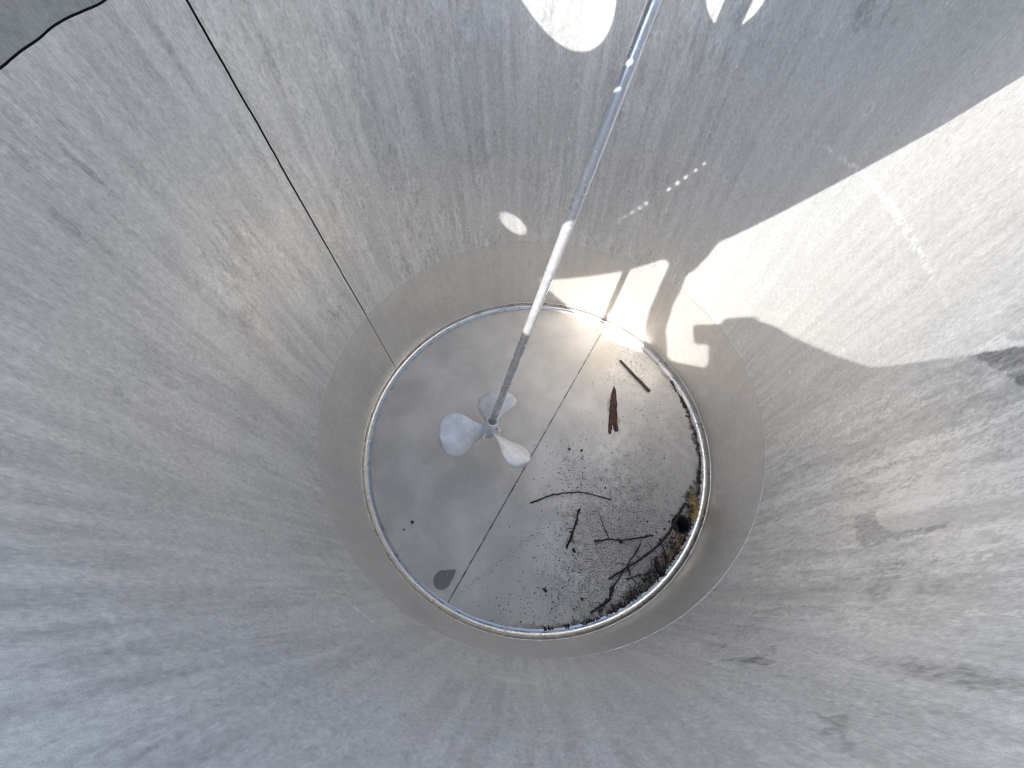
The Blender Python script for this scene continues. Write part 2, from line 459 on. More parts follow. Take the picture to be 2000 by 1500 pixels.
# dirt lying along the ring on the drain side
rad = k.n('ShaderNodeVectorMath', operation='LENGTH'); k.put(rad.inputs[0], co)
flat = k.n('ShaderNodeCombineXYZ'); k.put(flat.inputs[0], sx.outputs[0]); k.put(flat.inputs[1], sx.outputs[1])
k.put(rad.inputs[0], flat.outputs[0])
ang = k.math('ARCTAN2', sx.outputs[1], sx.outputs[0])
amask = k.math('MULTIPLY', k.ramp(ang, -1.95, -1.25), k.ramp(ang, 0.62, 0.30))
thick = k.math('MULTIPLY', k.ramp(ang, -1.35, -0.85), k.ramp(ang, -0.20, -0.40))
wid = k.math('ADD', 0.016, k.math('MULTIPLY', thick, 0.055))
edge = k.math('ADD', k.math('SUBTRACT', RF, rad.outputs['Value']), k.math('MULTIPLY', k.math('SUBTRACT', k.noise(co, 42, 8, 0.75), 0.5), 0.11))
dirt = k.math('MULTIPLY', k.math('MULTIPLY', k.ramp(edge, wid, k.math('MULTIPLY', wid, 0.35)), amask), k.ramp(k.noise(co, 34, 6, 0.7), 0.36, 0.54, 0.45, 1.0))
base = k.mix(k.math('MULTIPLY', dirt, 0.93), base, k.mix(k.ramp(k.noise(co, 60, 5), 0.45, 0.65), (0.022, 0.015, 0.010), (0.13, 0.08, 0.042)))
# warm tan tint by the wall at the top right of the floor
tan_tint = k.spot(co, fs(1175, 700), 0.10, 0.17, -0.6, wv, 0.9)
base = k.mix(k.math('MULTIPLY', tan_tint, 0.42), base, (0.56, 0.45, 0.29))
halo = k.spot(co, fs(1198, 808), 0.030, 0.110, 0.05, wv, 0.8)
base = k.mix(k.math('MULTIPLY', halo, 0.75), base, (0.20, 0.085, 0.045))
# drip stain and ring mark, drag line of silt
drop = k.spot(co, fs(864, 1133), 0.036, 0.034, 0.5, wv2, 0.06)
drop = k.math('MAXIMUM', drop, k.spot(co, fs(875, 1125), 0.026, 0.022, 0.5, wv2, 0.08))
drop = k.math('MAXIMUM', drop, k.spot(co, fs(884, 1118), 0.014, 0.010, 0.6, wv2, 0.10))
base = k.mix(k.math('MULTIPLY', drop, 0.85), base, (0.175, 0.17, 0.168))
def ringmask(px, py, r_, w_):
    sub = k.n('ShaderNodeVectorMath', operation='DISTANCE'); k.put(sub.inputs[0], co); p_ = floor_at(px, py); sub.inputs[1].default_value = (p_.x, p_.y, p_.z)
    d_ = k.math('ABSOLUTE', k.math('SUBTRACT', sub.outputs['Value'], r_))
    return k.ramp(d_, w_, w_ * 0.3)
base = k.mix(k.math('MULTIPLY', ringmask(812, 1049, 0.025, 0.006), 0.55), base, (0.66, 0.655, 0.64))
# fine scratches
for i_, (rot_, loc_) in enumerate(((0.9, 0.3), (-0.5, 1.7), (0.25, 5.0))):
    scn = k.noise(k.mapping(co, (260, 14, 1), (loc_, loc_ * 2, 0), (0, 0, rot_)), 1.0, 2, 0.5)
    base = k.mix(k.math('MULTIPLY', k.math('MULTIPLY', k.ramp(scn, 0.70, 0.76), k.ramp(cl2, 0.42, 0.60)), 0.55), base, (0.72, 0.71, 0.68))
ro = k.math('ADD', k.ramp(cl2, 0.3, 0.7, 0.58, 0.74), k.math('MULTIPLY', dirt, 0.4))
metal = k.math('MULTIPLY', k.math('MULTIPLY', k.math('SUBTRACT', 1.0, dirt), k.math('SUBTRACT', 1.0, fs_mask)), 0.08)
nrm = k.bump(gr, 0.12, 0.001)
floor_m = k.finish(base, ro, metal, nrm, 0.35)

# two floor plates that meet at the seam; the drain is cut out of the right one
sA, sB = floor_at(1176, 648), floor_at(869, 1188)
sd = (sB - sA); sd.z = 0; sd.normalize()
sn = Vector((-sd.y, sd.x, 0))
DR = floor_at(1330, 1025); DRr = 0.034
def clip_plate(sign, gapw):
    """outline of the part of the floor disc on one side of the seam"""
    out = []
    N = 720
    Rr = RF + 0.008
    for i in range(N):
        a = 2 * math.pi * i / N
        p_ = Vector((Rr * math.cos(a), Rr * math.sin(a), 0))
        if sign * (p_ - sA).dot(sn) > gapw: out.append((a, p_))
    # rotate so the list starts right after the gap
    j = max(range(len(out)), key=lambda q: (out[q][0] - out[q - 1][0]) % (2 * math.pi))
    return [p_ for _, p_ in out[j:] + out[:j]]
def floor_plate(sign):
    bm = bmesh.new()
    ol = clip_plate(sign, 0.0006)
    vs = [bm.verts.new(p_) for p_ in ol]
    es = [bm.edges.new((vs[i], vs[(i + 1) % len(vs)])) for i in range(len(vs))]
    if sign * (DR - sA).dot(sn) > 0:
        hv = [bm.verts.new((DR.x + DRr * math.cos(a), DR.y + DRr * math.sin(a), 0)) for a in [2 * math.pi * q / 48 for q in range(48)]]
        es += [bm.edges.new((hv[i], hv[(i + 1) % 48])) for i in range(48)]
    bmesh.ops.triangle_fill(bm, edges=es, use_beauty=True)
    bmesh.ops.recalc_face_normals(bm, faces=bm.faces)
    for f in bm.faces:
        if f.normal.z < 0: f.normal_flip()
    o = from_bm('floor_plate', bm, floor_m, tank, False)
    md = o.modifiers.new('thick', 'SOLIDIFY'); md.thickness = 0.003; md.offset = -1
    return o
floor_plate(1); floor_plate(-1)
pts = [sA + sd * ((i / 600) * 1.7 - 0.25) for i in range(601)]
pts = [p_ for p_ in pts if p_.length < RF + 0.008]
V, F = [], []
for i, p_ in enumerate(pts):
    for q in (-0.006, 0.006): V.append(p_ + sn * q + Vector((0, 0, -0.0034)))
for i in range(len(pts) - 1): F.append((2 * i, 2 * i + 1, 2 * i + 3, 2 * i + 2))
mesh('floor_seam', V, F, plain('floor_seam_dirt', (0.30, 0.28, 0.25), 0.7, 0.2, 0.6, 30), tank)
# pale ground strip beside the seam, ends with tiny weld drips
V, F = [], []
for (px, py, s_) in ((1043, 868, 0.0065), (1008, 945, 0.004), (1109, 760, 0.004)):
    c_ = floor_at(px, py); b0 = len(V)
    V_, F_ = [], []
    for j in range(5):
        for i in range(10):
            a = 2 * math.pi * i / 10; b = math.pi / 2 * j / 4
            V_.append(c_ + Vector((s_ * math.cos(a) * math.cos(b), s_ * math.sin(a) * math.cos(b), s_ * 0.6 * math.sin(b))))
    for j in range(4):
        for i in range(10): F_.append((j * 10 + i, j * 10 + (i + 1) % 10, (j + 1) * 10 + (i + 1) % 10, (j + 1) * 10 + i))
    mesh('weld_drip', V_, F_, weld, tank)
# drain pipe
V, F = [], []
for j, (r_, z_) in enumerate(((DRr + 0.004, 0.0016), (DRr + 0.0005, 0.0022), (DRr - 0.003, 0.0005), (DRr - 0.003, -0.25))):
    for i in range(48):
        a = 2 * math.pi * i / 48
        V.append((DR.x + r_ * math.cos(a), DR.y + r_ * math.sin(a), z_))
for j in range(3):
    for i in range(48): F.append((j * 48 + i, j * 48 + (i + 1) % 48, (j + 1) * 48 + (i + 1) % 48, (j + 1) * 48 + i))
F.append(tuple(range(3 * 48, 4 * 48)))
drain = mesh('drain_pipe', V, F, plain('drain_steel', (0.015, 0.013, 0.011), 0.6, 0.0, 0.3, 50), tank)

# ------------------------------------------------------------------ the lid, out of sight above, which lets the light in
LID_Z = Z_RIM + 0.018
lid = empty('tank_lid', (0, 0, LID_Z))
tag(lid, 'steel half lid with round ports lying across the back of the tank rim', 'lid')
def circ(c, r_, n=48): return [((c[0] + r_ * math.cos(2 * math.pi * i / n)), (c[1] + r_ * math.sin(2 * math.pi * i / n))) for i in range(n)]
def shift(pts, z):           # carry a shape drawn at rim height along the sunbeam to height z (in r)
    q = (z - 2.06) / SUN_DIR.z
    return [(x + SUN_DIR.x * q, y + SUN_DIR.y * q) for x, y in pts]
ZL = LID_Z / R
front = [(-1.05, -0.316), (-0.934, -0.314), (-0.811, -0.314), (-0.556, -0.308), (-0.343, -0.299), (-0.190, -0.283), (-0.04, -0.262),
         (0.10, -0.25), (0.209, -0.231), (0.242, -0.228), (0.410, -0.183), (0.608, -0.124), (0.733, -0.086), (0.823, -0.047), (1.04, 0.03)]
front = shift(front, ZL)
a0 = math.atan2(front[-1][1], front[-1][0]); a1 = math.atan2(front[0][1], front[0][0]) % (2 * math.pi)
outer = [(1.05 * math.cos(a0 + (a1 - a0) * i / 90), 1.05 * math.sin(a0 + (a1 - a0) * i / 90)) for i in range(1, 90)]
# the back edge is a shallow arc well short of the rim: opening added for its light
back = [(1.05 * math.cos(q), 1.05 * math.sin(q)) for q in [math.radians(3 + 150 * i / 60) for i in range(61)]]
a1 = math.atan2(front[0][1], front[0][0]) % (2 * math.pi)
outer = [(1.05 * math.cos(a0 + (a1 - a0) * i / 90), 1.05 * math.sin(a0 + (a1 - a0) * i / 90)) for i in range(1, 90)]
# the back edge is a shallow arc well short of the rim: gap added to bring in light
back = shift([(0.95, 0.02), (0.846, 0.060), (0.844, 0.153), (0.809, 0.206), (0.766, 0.262), (0.714, 0.320), (0.651, 0.380), (0.577, 0.441), (0.491, 0.500), (0.392, 0.556), (0.282, 0.607), (0.161, 0.651), (0.12, 0.90)], ZL)
back += [(1.05 * math.cos(q), 1.05 * math.sin(q)) for q in [math.radians(86 + 68 * i / 24) for i in range(25)]]
front = [q for q in front if q[0] < 0.90]
a1 = math.atan2(front[0][1], front[0][0]) % (2 * math.pi)
outer = [(1.05 * math.cos(a0 + (a1 - a0) * i / 90), 1.05 * math.sin(a0 + (a1 - a0) * i / 90)) for i in range(1, 90)]
# the back edge is a shallow arc well short of the rim: unseen opening shaped to let more light in
back = [(1.05 * math.cos(q), 1.05 * math.sin(q)) for q in [math.radians(2 + 66 * i / 24) for i in range(25)]]
back += shift([(0.36, 0.70), (0.161, 0.662), (0.031, 0.684),
        (-0.104, 0.704), (-0.240, 0.711), (-0.373, 0.703), (-0.498, 0.680), (-0.613, 0.645), (-0.715, 0.599), (-0.803, 0.545), (-0.875, 0.485), (-0.97, 0.42)], ZL)
a1 = math.atan2(front[0][1], front[0][0]) % (2 * math.pi); a0 = math.atan2(back[-1][1], back[-1][0])
outer = back + [(1.05 * math.cos(a0 + (a1 - a0) * i / 30), 1.05 * math.sin(a0 + (a1 - a0) * i / 30)) for i in range(1, 30)]
loops = [front + outer]
loops.append(shift(circ((-0.834, 0.009), 0.054, 32), ZL))
loops.append(shift([(-0.0353 + 0.012 * math.cos(a), 0.0062 + 0.006 * math.sin(a)) for a in [2 * math.pi * i / 12 for i in range(12)]], ZL))
for (x, y), s_ in zip([(-0.241, -0.018), (-0.198, -0.007), (-0.155, 0.004), (-0.111, 0.016), (-0.072, 0.029), (0.009, 0.051), (0.049, 0.063), (0.092, 0.076), (0.131, 0.089), (0.176, 0.102), (0.212, 0.115)],
                      (0.0045, 0.006, 0.0078, 0.0078, 0.0085, 0.009, 0.0092, 0.0095, 0.009, 0.0072, 0.006)):
    loops.append(shift([(x + s_ * 1.25 * math.cos(a) - s_ * 0.2 * math.sin(a), y + s_ * 0.3 * math.cos(a) + s_ * 0.8 * math.sin(a)) for a in [2 * math.pi * i / 10 for i in range(10)]], ZL))
# loop for the agitator shaft
SH_T, SH_B = Vector((0.2103, 0.3090, 1.8495)), Vector((-0.2261, -0.0165, 0.3096))
AX = (SH_T - SH_B).normalized()
sp = SH_B + AX * ((ZL - SH_B.z) / AX.z)
loops.append(circ((sp.x, sp.y), 0.0190, 24))
bm = bmesh.new(); es = []
for lp in loops:
    vs = [bm.verts.new((x * R, y * R, LID_Z)) for x, y in lp]
    es += [bm.edges.new((vs[i], vs[(i + 1) % len(vs)])) for i in range(len(vs))]
bmesh.ops.triangle_fill(bm, edges=es, use_beauty=True)
for f in bm.faces:
    if f.normal.z < 0: f.normal_flip()
ex = bmesh.ops.extrude_face_region(bm, geom=list(bm.faces))
for v in ex['geom']:
    if isinstance(v, bmesh.types.BMVert): v.co.z += 0.002
bmesh.ops.recalc_face_normals(bm, faces=bm.faces)
lid_m = plain('lid_steel', (0.13, 0.13, 0.135), 0.5, 0.3, 0.25, 9)  # unseen lid coloured dark to cut bounce onto the upper walls
o = from_bm('lid_plate', bm, lid_m, lid, False)
# two round bites out of the back edge
cbm = bmesh.new()
for c_, r_ in (((-0.127, 0.741), 0.175), ((0.395, 0.558), 0.092)):  # a bite out of the back edge, a port
    (cc_,) = shift([c_], ZL)
    bmesh.ops.create_cone(cbm, cap_ends=True, segments=64, radius1=r_ * R, radius2=r_ * R, depth=0.05, matrix=Matrix.Translation((cc_[0] * R, cc_[1] * R, LID_Z)))
cut = from_bm('cutter', cbm, lid_m)
md = o.modifiers.new('cut', 'BOOLEAN'); md.operation = 'DIFFERENCE'; md.object = cut; md.solver = 'EXACT'
bpy.context.view_layer.update()
nm = bpy.data.meshes.new_from_object(o.evaluated_get(bpy.context.evaluated_depsgraph_get()))
o.modifiers.clear(); o.data = nm
bpy.data.objects.remove(cut)
b0, b1 = shift([(0.336, 0.487), (0.440, 0.605)], ZL)
dv = Vector((b1[0] - b0[0], b1[1] - b0[1], 0)).normalized(); pv = Vector((-dv.y, dv.x, 0)) * 0.024 * R
q0, q1 = Vector((b0[0] * R, b0[1] * R, LID_Z + 0.0025)) - dv * 0.02, Vector((b1[0] * R, b1[1] * R, LID_Z + 0.0025)) + dv * 0.02
V = [q0 - pv, q0 + pv, q1 + pv, q1 - pv]; V += [v + Vector((0, 0, 0.006)) for v in V]
mesh('port_crossbar', V, [(0, 1, 2, 3), (4, 5, 6, 7), (0, 1, 5, 4), (1, 2, 6, 5), (2, 3, 7, 6), (3, 0, 4, 7)], lid_m, lid, False)

# ------------------------------------------------------------------ the agitator
ag = empty('agitator', SH_B * R)
tag(ag, 'slanted agitator shaft ending in a three bladed steel propeller', 'agitator')
k = NT('shaft_steel')
co = k.n('ShaderNodeTexCoord').outputs['Object']
s1 = k.noise(co, 50, 5, 0.6); s2 = k.noise(co, 14, 5, 0.6)
shaft_m = k.finish(k.mix(k.ramp(s1, 0.35, 0.7), (0.58, 0.58, 0.585), (0.68, 0.68, 0.68)), k.ramp(s2, 0.3, 0.7, 0.20, 0.32), 0.62, k.bump(s1, 0.06, 0.001))
d0 = SH_B - AX * 0.055; d1 = SH_B + AX * ((2.42 - SH_B.z) / AX.z)
V, F = tube([(d0 + (d1 - d0) * (i / 12)) * R for i in range(13)], [0.0175 * R] * 13, 40)
mesh('shaft', V, F, shaft_m, ag)
k = NT('blade_steel')
co = k.n('ShaderNodeTexCoord').outputs['Object']
s1 = k.noise(co, 26, 7, 0.62); s2 = k.noise(co, 130, 4, 0.6); s3 = k.noise(co, 9, 3, 0.5)
bc = k.mix(k.ramp(s1, 0.35, 0.7), (0.64, 0.63, 0.61), (0.80, 0.79, 0.77))
bc = k.mix(k.math('MULTIPLY', k.ramp(s2, 0.66, 0.74), 0.6), bc, (0.16, 0.15, 0.14))
blade_m = k.finish(bc, k.ramp(s3, 0.35, 0.65, 0.32, 0.46), 0.15, k.bump(s1, 0.12, 0.002))
# hub: sleeve with open mouth the shaft drops into
e1 = AX.cross(Vector((0, 1, 0))).normalized(); e2 = AX.cross(e1).normalized()
prof = [(0.0180, 0.004), (0.0205, 0.0), (0.0225, 0.012), (0.0270, 0.0155), (0.0320, 0.0135), (0.0335, 0.006), (0.0335, -0.030), (0.0350, -0.045), (0.0350, -0.095), (0.0310, -0.112), (0.018, -0.116)]
V, F = [], []
n = 40; m = len(prof)
for i in range(n):
    a = 2 * math.pi * i / n
    for r_, h_ in prof:
        V.append((SH_B + AX * h_ + (e1 * math.cos(a) + e2 * math.sin(a)) * r_) * R)
for i in range(n):
    for q in range(m - 1): F.append((i * m + q, i * m + q + 1, ((i + 1) % n) * m + q + 1, ((i + 1) % n) * m + q))
F.append(tuple(i * m + m - 1 for i in range(n)))
hub = mesh('hub', V, F, blade_m, ag)
def blade(phi, hc=-0.070, pitch0=1.05, pitch1=0.42, hand=1):
    """a broad rounded blade; phi is its direction round the shaft"""
    u = e1 * math.cos(phi) + e2 * math.sin(phi)
    t = AX.cross(u) * hand
    NR, NC = 22, 15
    top, bot = [], []
    for i in range(NR + 1):
        f = i / NR
        r_ = 0.026 + 0.250 * f
        if f < 0.62:
            q = f / 0.62; half = 0.034 + (0.116 - 0.034) * (q * q * (3 - 2 * q))
        else:
            q = (f - 0.62) / 0.38; half = 0.116 * math.sqrt(max(0.0, 1 - q ** 2.2))
        half = max(half, 0.002)
        be = pitch0 + (pitch1 - pitch0) * min(1, f * 1.25) ** 0.7
        for j in range(NC + 1):
            c = (j / NC * 2 - 1)
            cc = c * half
            camber = 0.020 * (1 - c * c) * min(1, f * 2)
            th_ = 0.0055 * (1 - 0.75 * abs(c) ** 3) * (1 - 0.4 * f) + 0.0012
            dirc = t * math.cos(be) + AX * math.sin(be)
            nr = u.cross(dirc).normalized()
            if nr.dot(AX) < 0: nr = -nr
            p_ = SH_B + AX * hc + u * r_ + dirc * cc + nr * camber
            top.append((p_ + nr * th_) * R); bot.append((p_ - nr * th_) * R)
    V = top + bot; F = []; K = len(top); W = NC + 1
    for i in range(NR):
        for j in range(NC):
            a = i * W + j
            F.append((a, a + 1, a + W + 1, a + W)); F.append((K + a, K + a + W, K + a + W + 1, K + a + 1))
    per = [j for j in range(NC)] + [i * W + NC for i in range(NR)] + [NR * W + j for j in range(NC, 0, -1)] + [i * W for i in range(NR, 0, -1)]
    for q in range(len(per)):
        a, b = per[q], per[(q + 1) % len(per)]
        F.append((a, K + a, K + b, b))
    o = mesh('propeller_blade', V, F, blade_m, ag)
    return o
for ph in (16, -104, -224): blade(math.radians(ph), hand=-1)
def bolt(phi, h_, l0, l1, r_):
    u = e1 * math.cos(phi) + e2 * math.sin(phi)
    c0 = SH_B + AX * h_
    V, F = tube([(c0 + u * (l0 + (l1 - l0) * q)) * R for q in (0, 0.5, 1.0)], [r_ * R] * 3, 10)
    o = mesh('set_bolt', V, F, bright, ag)
    V, F = tube([(c0 + u * q) * R for q in (l0 + (l1 - l0) * 0.30, l0 + (l1 - l0) * 0.62)], [r_ * 1.9 * R] * 2, 6)
    q = mesh('nut', V, F, blade_m, ag, False)
    q.parent = o; q.matrix_parent_inverse = Matrix.Identity(4)
bolt(math.radians(150), -0.030, 0.030, 0.066, 0.0065)
bolt(math.radians(60), -0.070, 0.030, 0.070, 0.0075)

# ------------------------------------------------------------------ twigs and litter
bark = NT('bark')
co = bark.n('ShaderNodeTexCoord').outputs['Object']
s1 = bark.noise(co, 160, 5, 0.65)
bark_m = bark.finish(bark.mix(bark.ramp(s1, 0.35, 0.7), (0.010, 0.008, 0.007), (0.045, 0.033, 0.026)), 0.75, 0.0, bark.bump(s1, 0.6, 0.002))
def twig(path, r0, r1, label, lift=0.0, knob=10, side=0, name='twig', mat=None):
    """path in floor places; a crooked tapering stem with buds and, if asked, side shoots"""
    P = [floor_at(*q) for q in path]
    # resample
    L = [0.0]
    for i in range(len(P) - 1): L.append(L[-1] + (P[i + 1] - P[i]).length)
    N = max(10, int(L[-1] / 0.008))
    pts, rad = [], []
    for i in range(N + 1):
        s_ = L[-1] * i / N
        j = max(q for q in range(len(L) - 1) if L[q] <= s_ + 1e-9)
        f = (s_ - L[j]) / max(1e-9, L[j + 1] - L[j])
        p_ = P[j].lerp(P[j + 1], f)
        r_ = 1.18 * (r0 + (r1 - r0) * i / N)
        p_ += Vector((mnoise.noise(p_ * 60), mnoise.noise(p_ * 60 + Vector((9, 9, 9))), 0)) * 0.0035
        p_.z = r_ * 0.9 + lift * math.sin(math.pi * i / N)
        pts.append(p_); rad.append(r_ * (1 + 0.30 * mnoise.noise(p_ * 140)))
    V, F = tube(pts, rad, 7)
    V = list(V); F = list(F)
    def add(p0, p1, ra, rb):
        a, b = tube([p0, (p0 + p1) / 2 + Vector((rnd.uniform(-1, 1), rnd.uniform(-1, 1), 0)) * 0.0015, p1], [ra, (ra + rb) / 2, rb], 5)
        o_ = len(V); V.extend(a); F.extend([tuple(x + o_ for x in f) for f in b])
    for q in range(knob):
        i = rnd.randrange(1, N)
        a = rnd.uniform(0, 2 * math.pi); l_ = rnd.uniform(0.004, 0.012)
        add(pts[i], pts[i] + Vector((math.cos(a) * l_, math.sin(a) * l_, rnd.uniform(0, 0.003))), rad[i] * 0.85, rad[i] * 0.5)
    for q in range(side):
        i = rnd.randrange(1, N)
        a = rnd.uniform(0, 2 * math.pi); l_ = rnd.uniform(0.012, 0.035)
        add(pts[i], pts[i] + Vector((math.cos(a) * l_, math.sin(a) * l_, rnd.uniform(-0.001, 0.006))), rad[i] * 0.5, 0.0006)
    base = min(V, key=lambda v: v.z)
    o = mesh(name, V, F, mat or bark_m)
    tag(o, label, name, 'twigs fallen on the tank floor')
    return o
twig([(1036, 983), (1075, 968), (1100, 963.5), (1133, 962), (1165, 969), (1194, 976)], 0.0026, 0.0018, 'long bowed dark twig on the steel floor below the propeller', 0.006, 16)
twig([(1132, 993), (1126, 1015), (1116, 1048), (1106, 1072)], 0.0028, 0.0030, 'short knobbly dark twig standing upright in view below the bowed twig', 0.002, 22, 6)
twig([(1170, 1002), (1178, 1026), (1190, 1052)], 0.0009, 0.0014, 'thin straight twig meeting the middle of a level twig', 0.002, 3)
twig([(1160, 1057), (1190, 1054), (1215, 1056), (1245, 1051), (1275, 1045)], 0.0022, 0.0022, 'level dark twig with a clump, left of the drain hole', 0.008, 22, 3)
twig([(1188, 1131), (1225, 1108), (1260, 1085), (1285, 1063), (1305, 1041), (1320, 1014), (1331, 993)], 0.0030, 0.0042, 'thickest slanting branch reaching across the drain hole', 0.012, 20, 6)
twig([(1252, 1062), (1236, 1086), (1223, 1106), (1211, 1125), (1198, 1145)], 0.0016, 0.0022, 'straight twig crossing over the lower end of the thick branch', 0.010, 8, 3)
twig([(1197, 1143), (1193, 1158), (1190, 1172), (1172, 1184), (1152, 1197)], 0.0045, 0.0024, 'crooked black twig nearest the bottom of the floor ring', 0.002, 26, 5)
twig([(1222, 1132), (1242, 1125), (1260, 1121), (1284, 1115)], 0.0016, 0.0013, 'slim curved twig between the thick branch and the floor ring', 0.004, 8)
twig([(1227, 1106), (1229, 1122), (1238, 1135)], 0.0016, 0.0010, 'tiny forked twig hanging off the lower end of the thick branch', 0.002, 6, 4)
twig([(1203, 1102), (1211, 1099), (1224, 1105)], 0.0009, 0.0009, 'hair thin curled stem touching the lower end of the thick branch', 0.003, 0)
twig([(1290, 1058), (1296, 1076), (1300, 1088), (1298, 1108), (1296, 1125)], 0.0015, 0.0030, 'dark bent shoot running down from the thick branch to the ring', 0.004, 12, 4)
twig([(1315, 1061), (1312, 1076), (1303, 1088)], 0.0018, 0.0014, 'short dark shoot just below the drain hole', 0.003, 8, 2)
twig([(1281, 1087), (1280, 1100), (1286, 1112), (1292, 1120)], 0.0035, 0.0042, 'black curled leaf stalk lying in the dirt by the ring', 0.003, 20, 4)
twig([(1331, 993), (1338, 983), (1345, 990)], 0.0030, 0.0016, 'hooked twig tip above the drain hole', 0.003, 5)
# bare stick
k = NT('stick_wood')
co = k.n('ShaderNodeTexCoord').outputs['Object']
s1 = k.noise(co, 90, 6, 0.65)
stick_m = k.finish(k.mix(k.ramp(s1, 0.35, 0.65), (0.035, 0.022, 0.017), (0.13, 0.085, 0.07)), 0.7, 0.0, k.bump(s1, 0.5, 0.002))
P0, P1 = floor_at(1211, 705), floor_at(1268, 766)
pts, rad = [], []
for i in range(25):
    f = i / 24; p_ = P0.lerp(P1, f)
    r_ = 0.0055 + 0.0022 * f
    p_ += Vector((1, 1, 0)) * 0.002 * mnoise.noise(Vector((f * 5, 0, 2)))
    p_.z = r_ * 0.98
    pts.append(p_); rad.append(r_ * (1 + 0.08 * mnoise.noise(Vector((f * 14, 0, 0)))))
V, F = tube(pts, rad, 12)
tag(mesh('stick', V, F, stick_m), 'straight bare brown stick on the upper right of the floor', 'stick')
# rusty strip
k = NT('rust')
co = k.n('ShaderNodeTexCoord').outputs['Object']
s1 = k.noise(k.mapping(co, (140, 30, 30)), 1.0, 6, 0.7)
rust_m = k.finish(k.mix(k.ramp(s1, 0.42, 0.62), (0.030, 0.013, 0.010), (0.125, 0.042, 0.025)), 0.8, 0.0, k.bump(s1, 0.8, 0.003))
ol = [(1200, 753), (1196, 762), (1193.7, 770), (1192, 783), (1191, 795), (1190, 808), (1189, 820), (1187, 840), (1188, 846), (1192.5, 847.5), (1195, 840), (1196, 828), (1198.5, 828), (1199, 841), (1201.7, 844), (1207.5, 841.7), (1206, 826), (1205, 811.7), (1205, 795), (1204, 778), (1202.5, 765)]
ol = [((a_[0] * (3 - q) + b_[0] * q) / 3 + rnd.uniform(-0.9, 0.9), (a_[1] * (3 - q) + b_[1] * q) / 3 + rnd.uniform(-0.9, 0.9)) for a_, b_ in zip(ol, ol[1:] + ol[:1]) for q in range(3)]
bm = bmesh.new()
lo_, hi_ = [], []
for q in ol:
    p_ = floor_at(*q); p_ += Vector((rnd.uniform(-1, 1), rnd.uniform(-1, 1), 0)) * 0.0012
    lo_.append(bm.verts.new(p_ + Vector((0, 0, 0.0006)))); hi_.append(bm.verts.new(p_ + Vector((0, 0, 0.0024 + rnd.uniform(-1, 1) * 0.0008))))
cen = [floor_at(1198, y) + Vector((0, 0, 0.0065)) for y in (770, 795, 818)]
nq = len(ol)
bm.faces.new(lo_[::-1])
for i in range(nq): bm.faces.new((lo_[i], lo_[(i + 1) % nq], hi_[(i + 1) % nq], hi_[i]))
e_ = [bm.edges.get((hi_[i], hi_[(i + 1) % nq])) for i in range(nq)]
bmesh.ops.triangle_fill(bm, edges=e_, use_beauty=True)
o = from_bm('rusty_strip', bm, rust_m, None, False)
tag(o, 'reddish brown rusty strip with frayed lower end on the floor', 'metal strip')

# small curled leaf bits
leaf_m = plain('dead_leaf', (0.022, 0.017, 0.014), 0.7, 0.0, 0.4, 120)
def leaf_bit(px, py, size, label, mat=leaf_m):
    c_ = floor_at(px, py); n_ = 9
    V, F = [], []
    a0 = rnd.uniform(0, 6.28)
    V.append(c_ + Vector((0, 0, size * 0.35)))
    for i in range(n_):
        a = 2 * math.pi * i / n_
        r_ = size * rnd.uniform(0.45, 1.1) * (0.6 + 0.4 * abs(math.cos(a - a0)))
        V.append(c_ + Vector((r_ * math.cos(a), r_ * math.sin(a), 0.0008 + rnd.uniform(0, 0.25) * size)))
    V.append(c_ + Vector((0, 0, 0.0004)))
    for i in range(n_):
        F.append((0, 1 + i, 1 + (i + 1) % n_)); F.append((n_ + 1, 1 + (i + 1) % n_, 1 + i))
    tag(mesh('leaf_bit', V, F, mat, None, False), label, 'leaf', 'bits of dead leaf on the floor')
leaf_bit(1112, 877, 0.009, 'curled black leaf bit just right of the floor seam')
leaf_bit(1136, 880, 0.010, 'dark leaf bit right of the curled one beside the seam')
leaf_bit(1065, 1153, 0.011, 'black leaf crumb at the lower left of the twigs')
leaf_bit(1121, 1076, 0.013, 'dark clump just below the knobbly twig')
leaf_bit(1136, 1170, 0.010, 'reddish brown leaf crumb near the bottom of the floor', plain('red_leaf', (0.07, 0.022, 0.014), 0.7, 0, 0.3, 100))
leaf_bit(806, 1020, 0.010, 'dark ragged crumb on the clean left side above the ring mark')
leaf_bit(789, 1035, 0.006, 'small dark dot left of the ring mark')
leaf_bit(1212, 1059, 0.010, 'black clump under the level twig')
leaf_bit(1182, 953, 0.007, 'small curled crumb above the bowed twig')
leaf_bit(1174, 938, 0.006, 'tiny dark crumb right of the propeller')

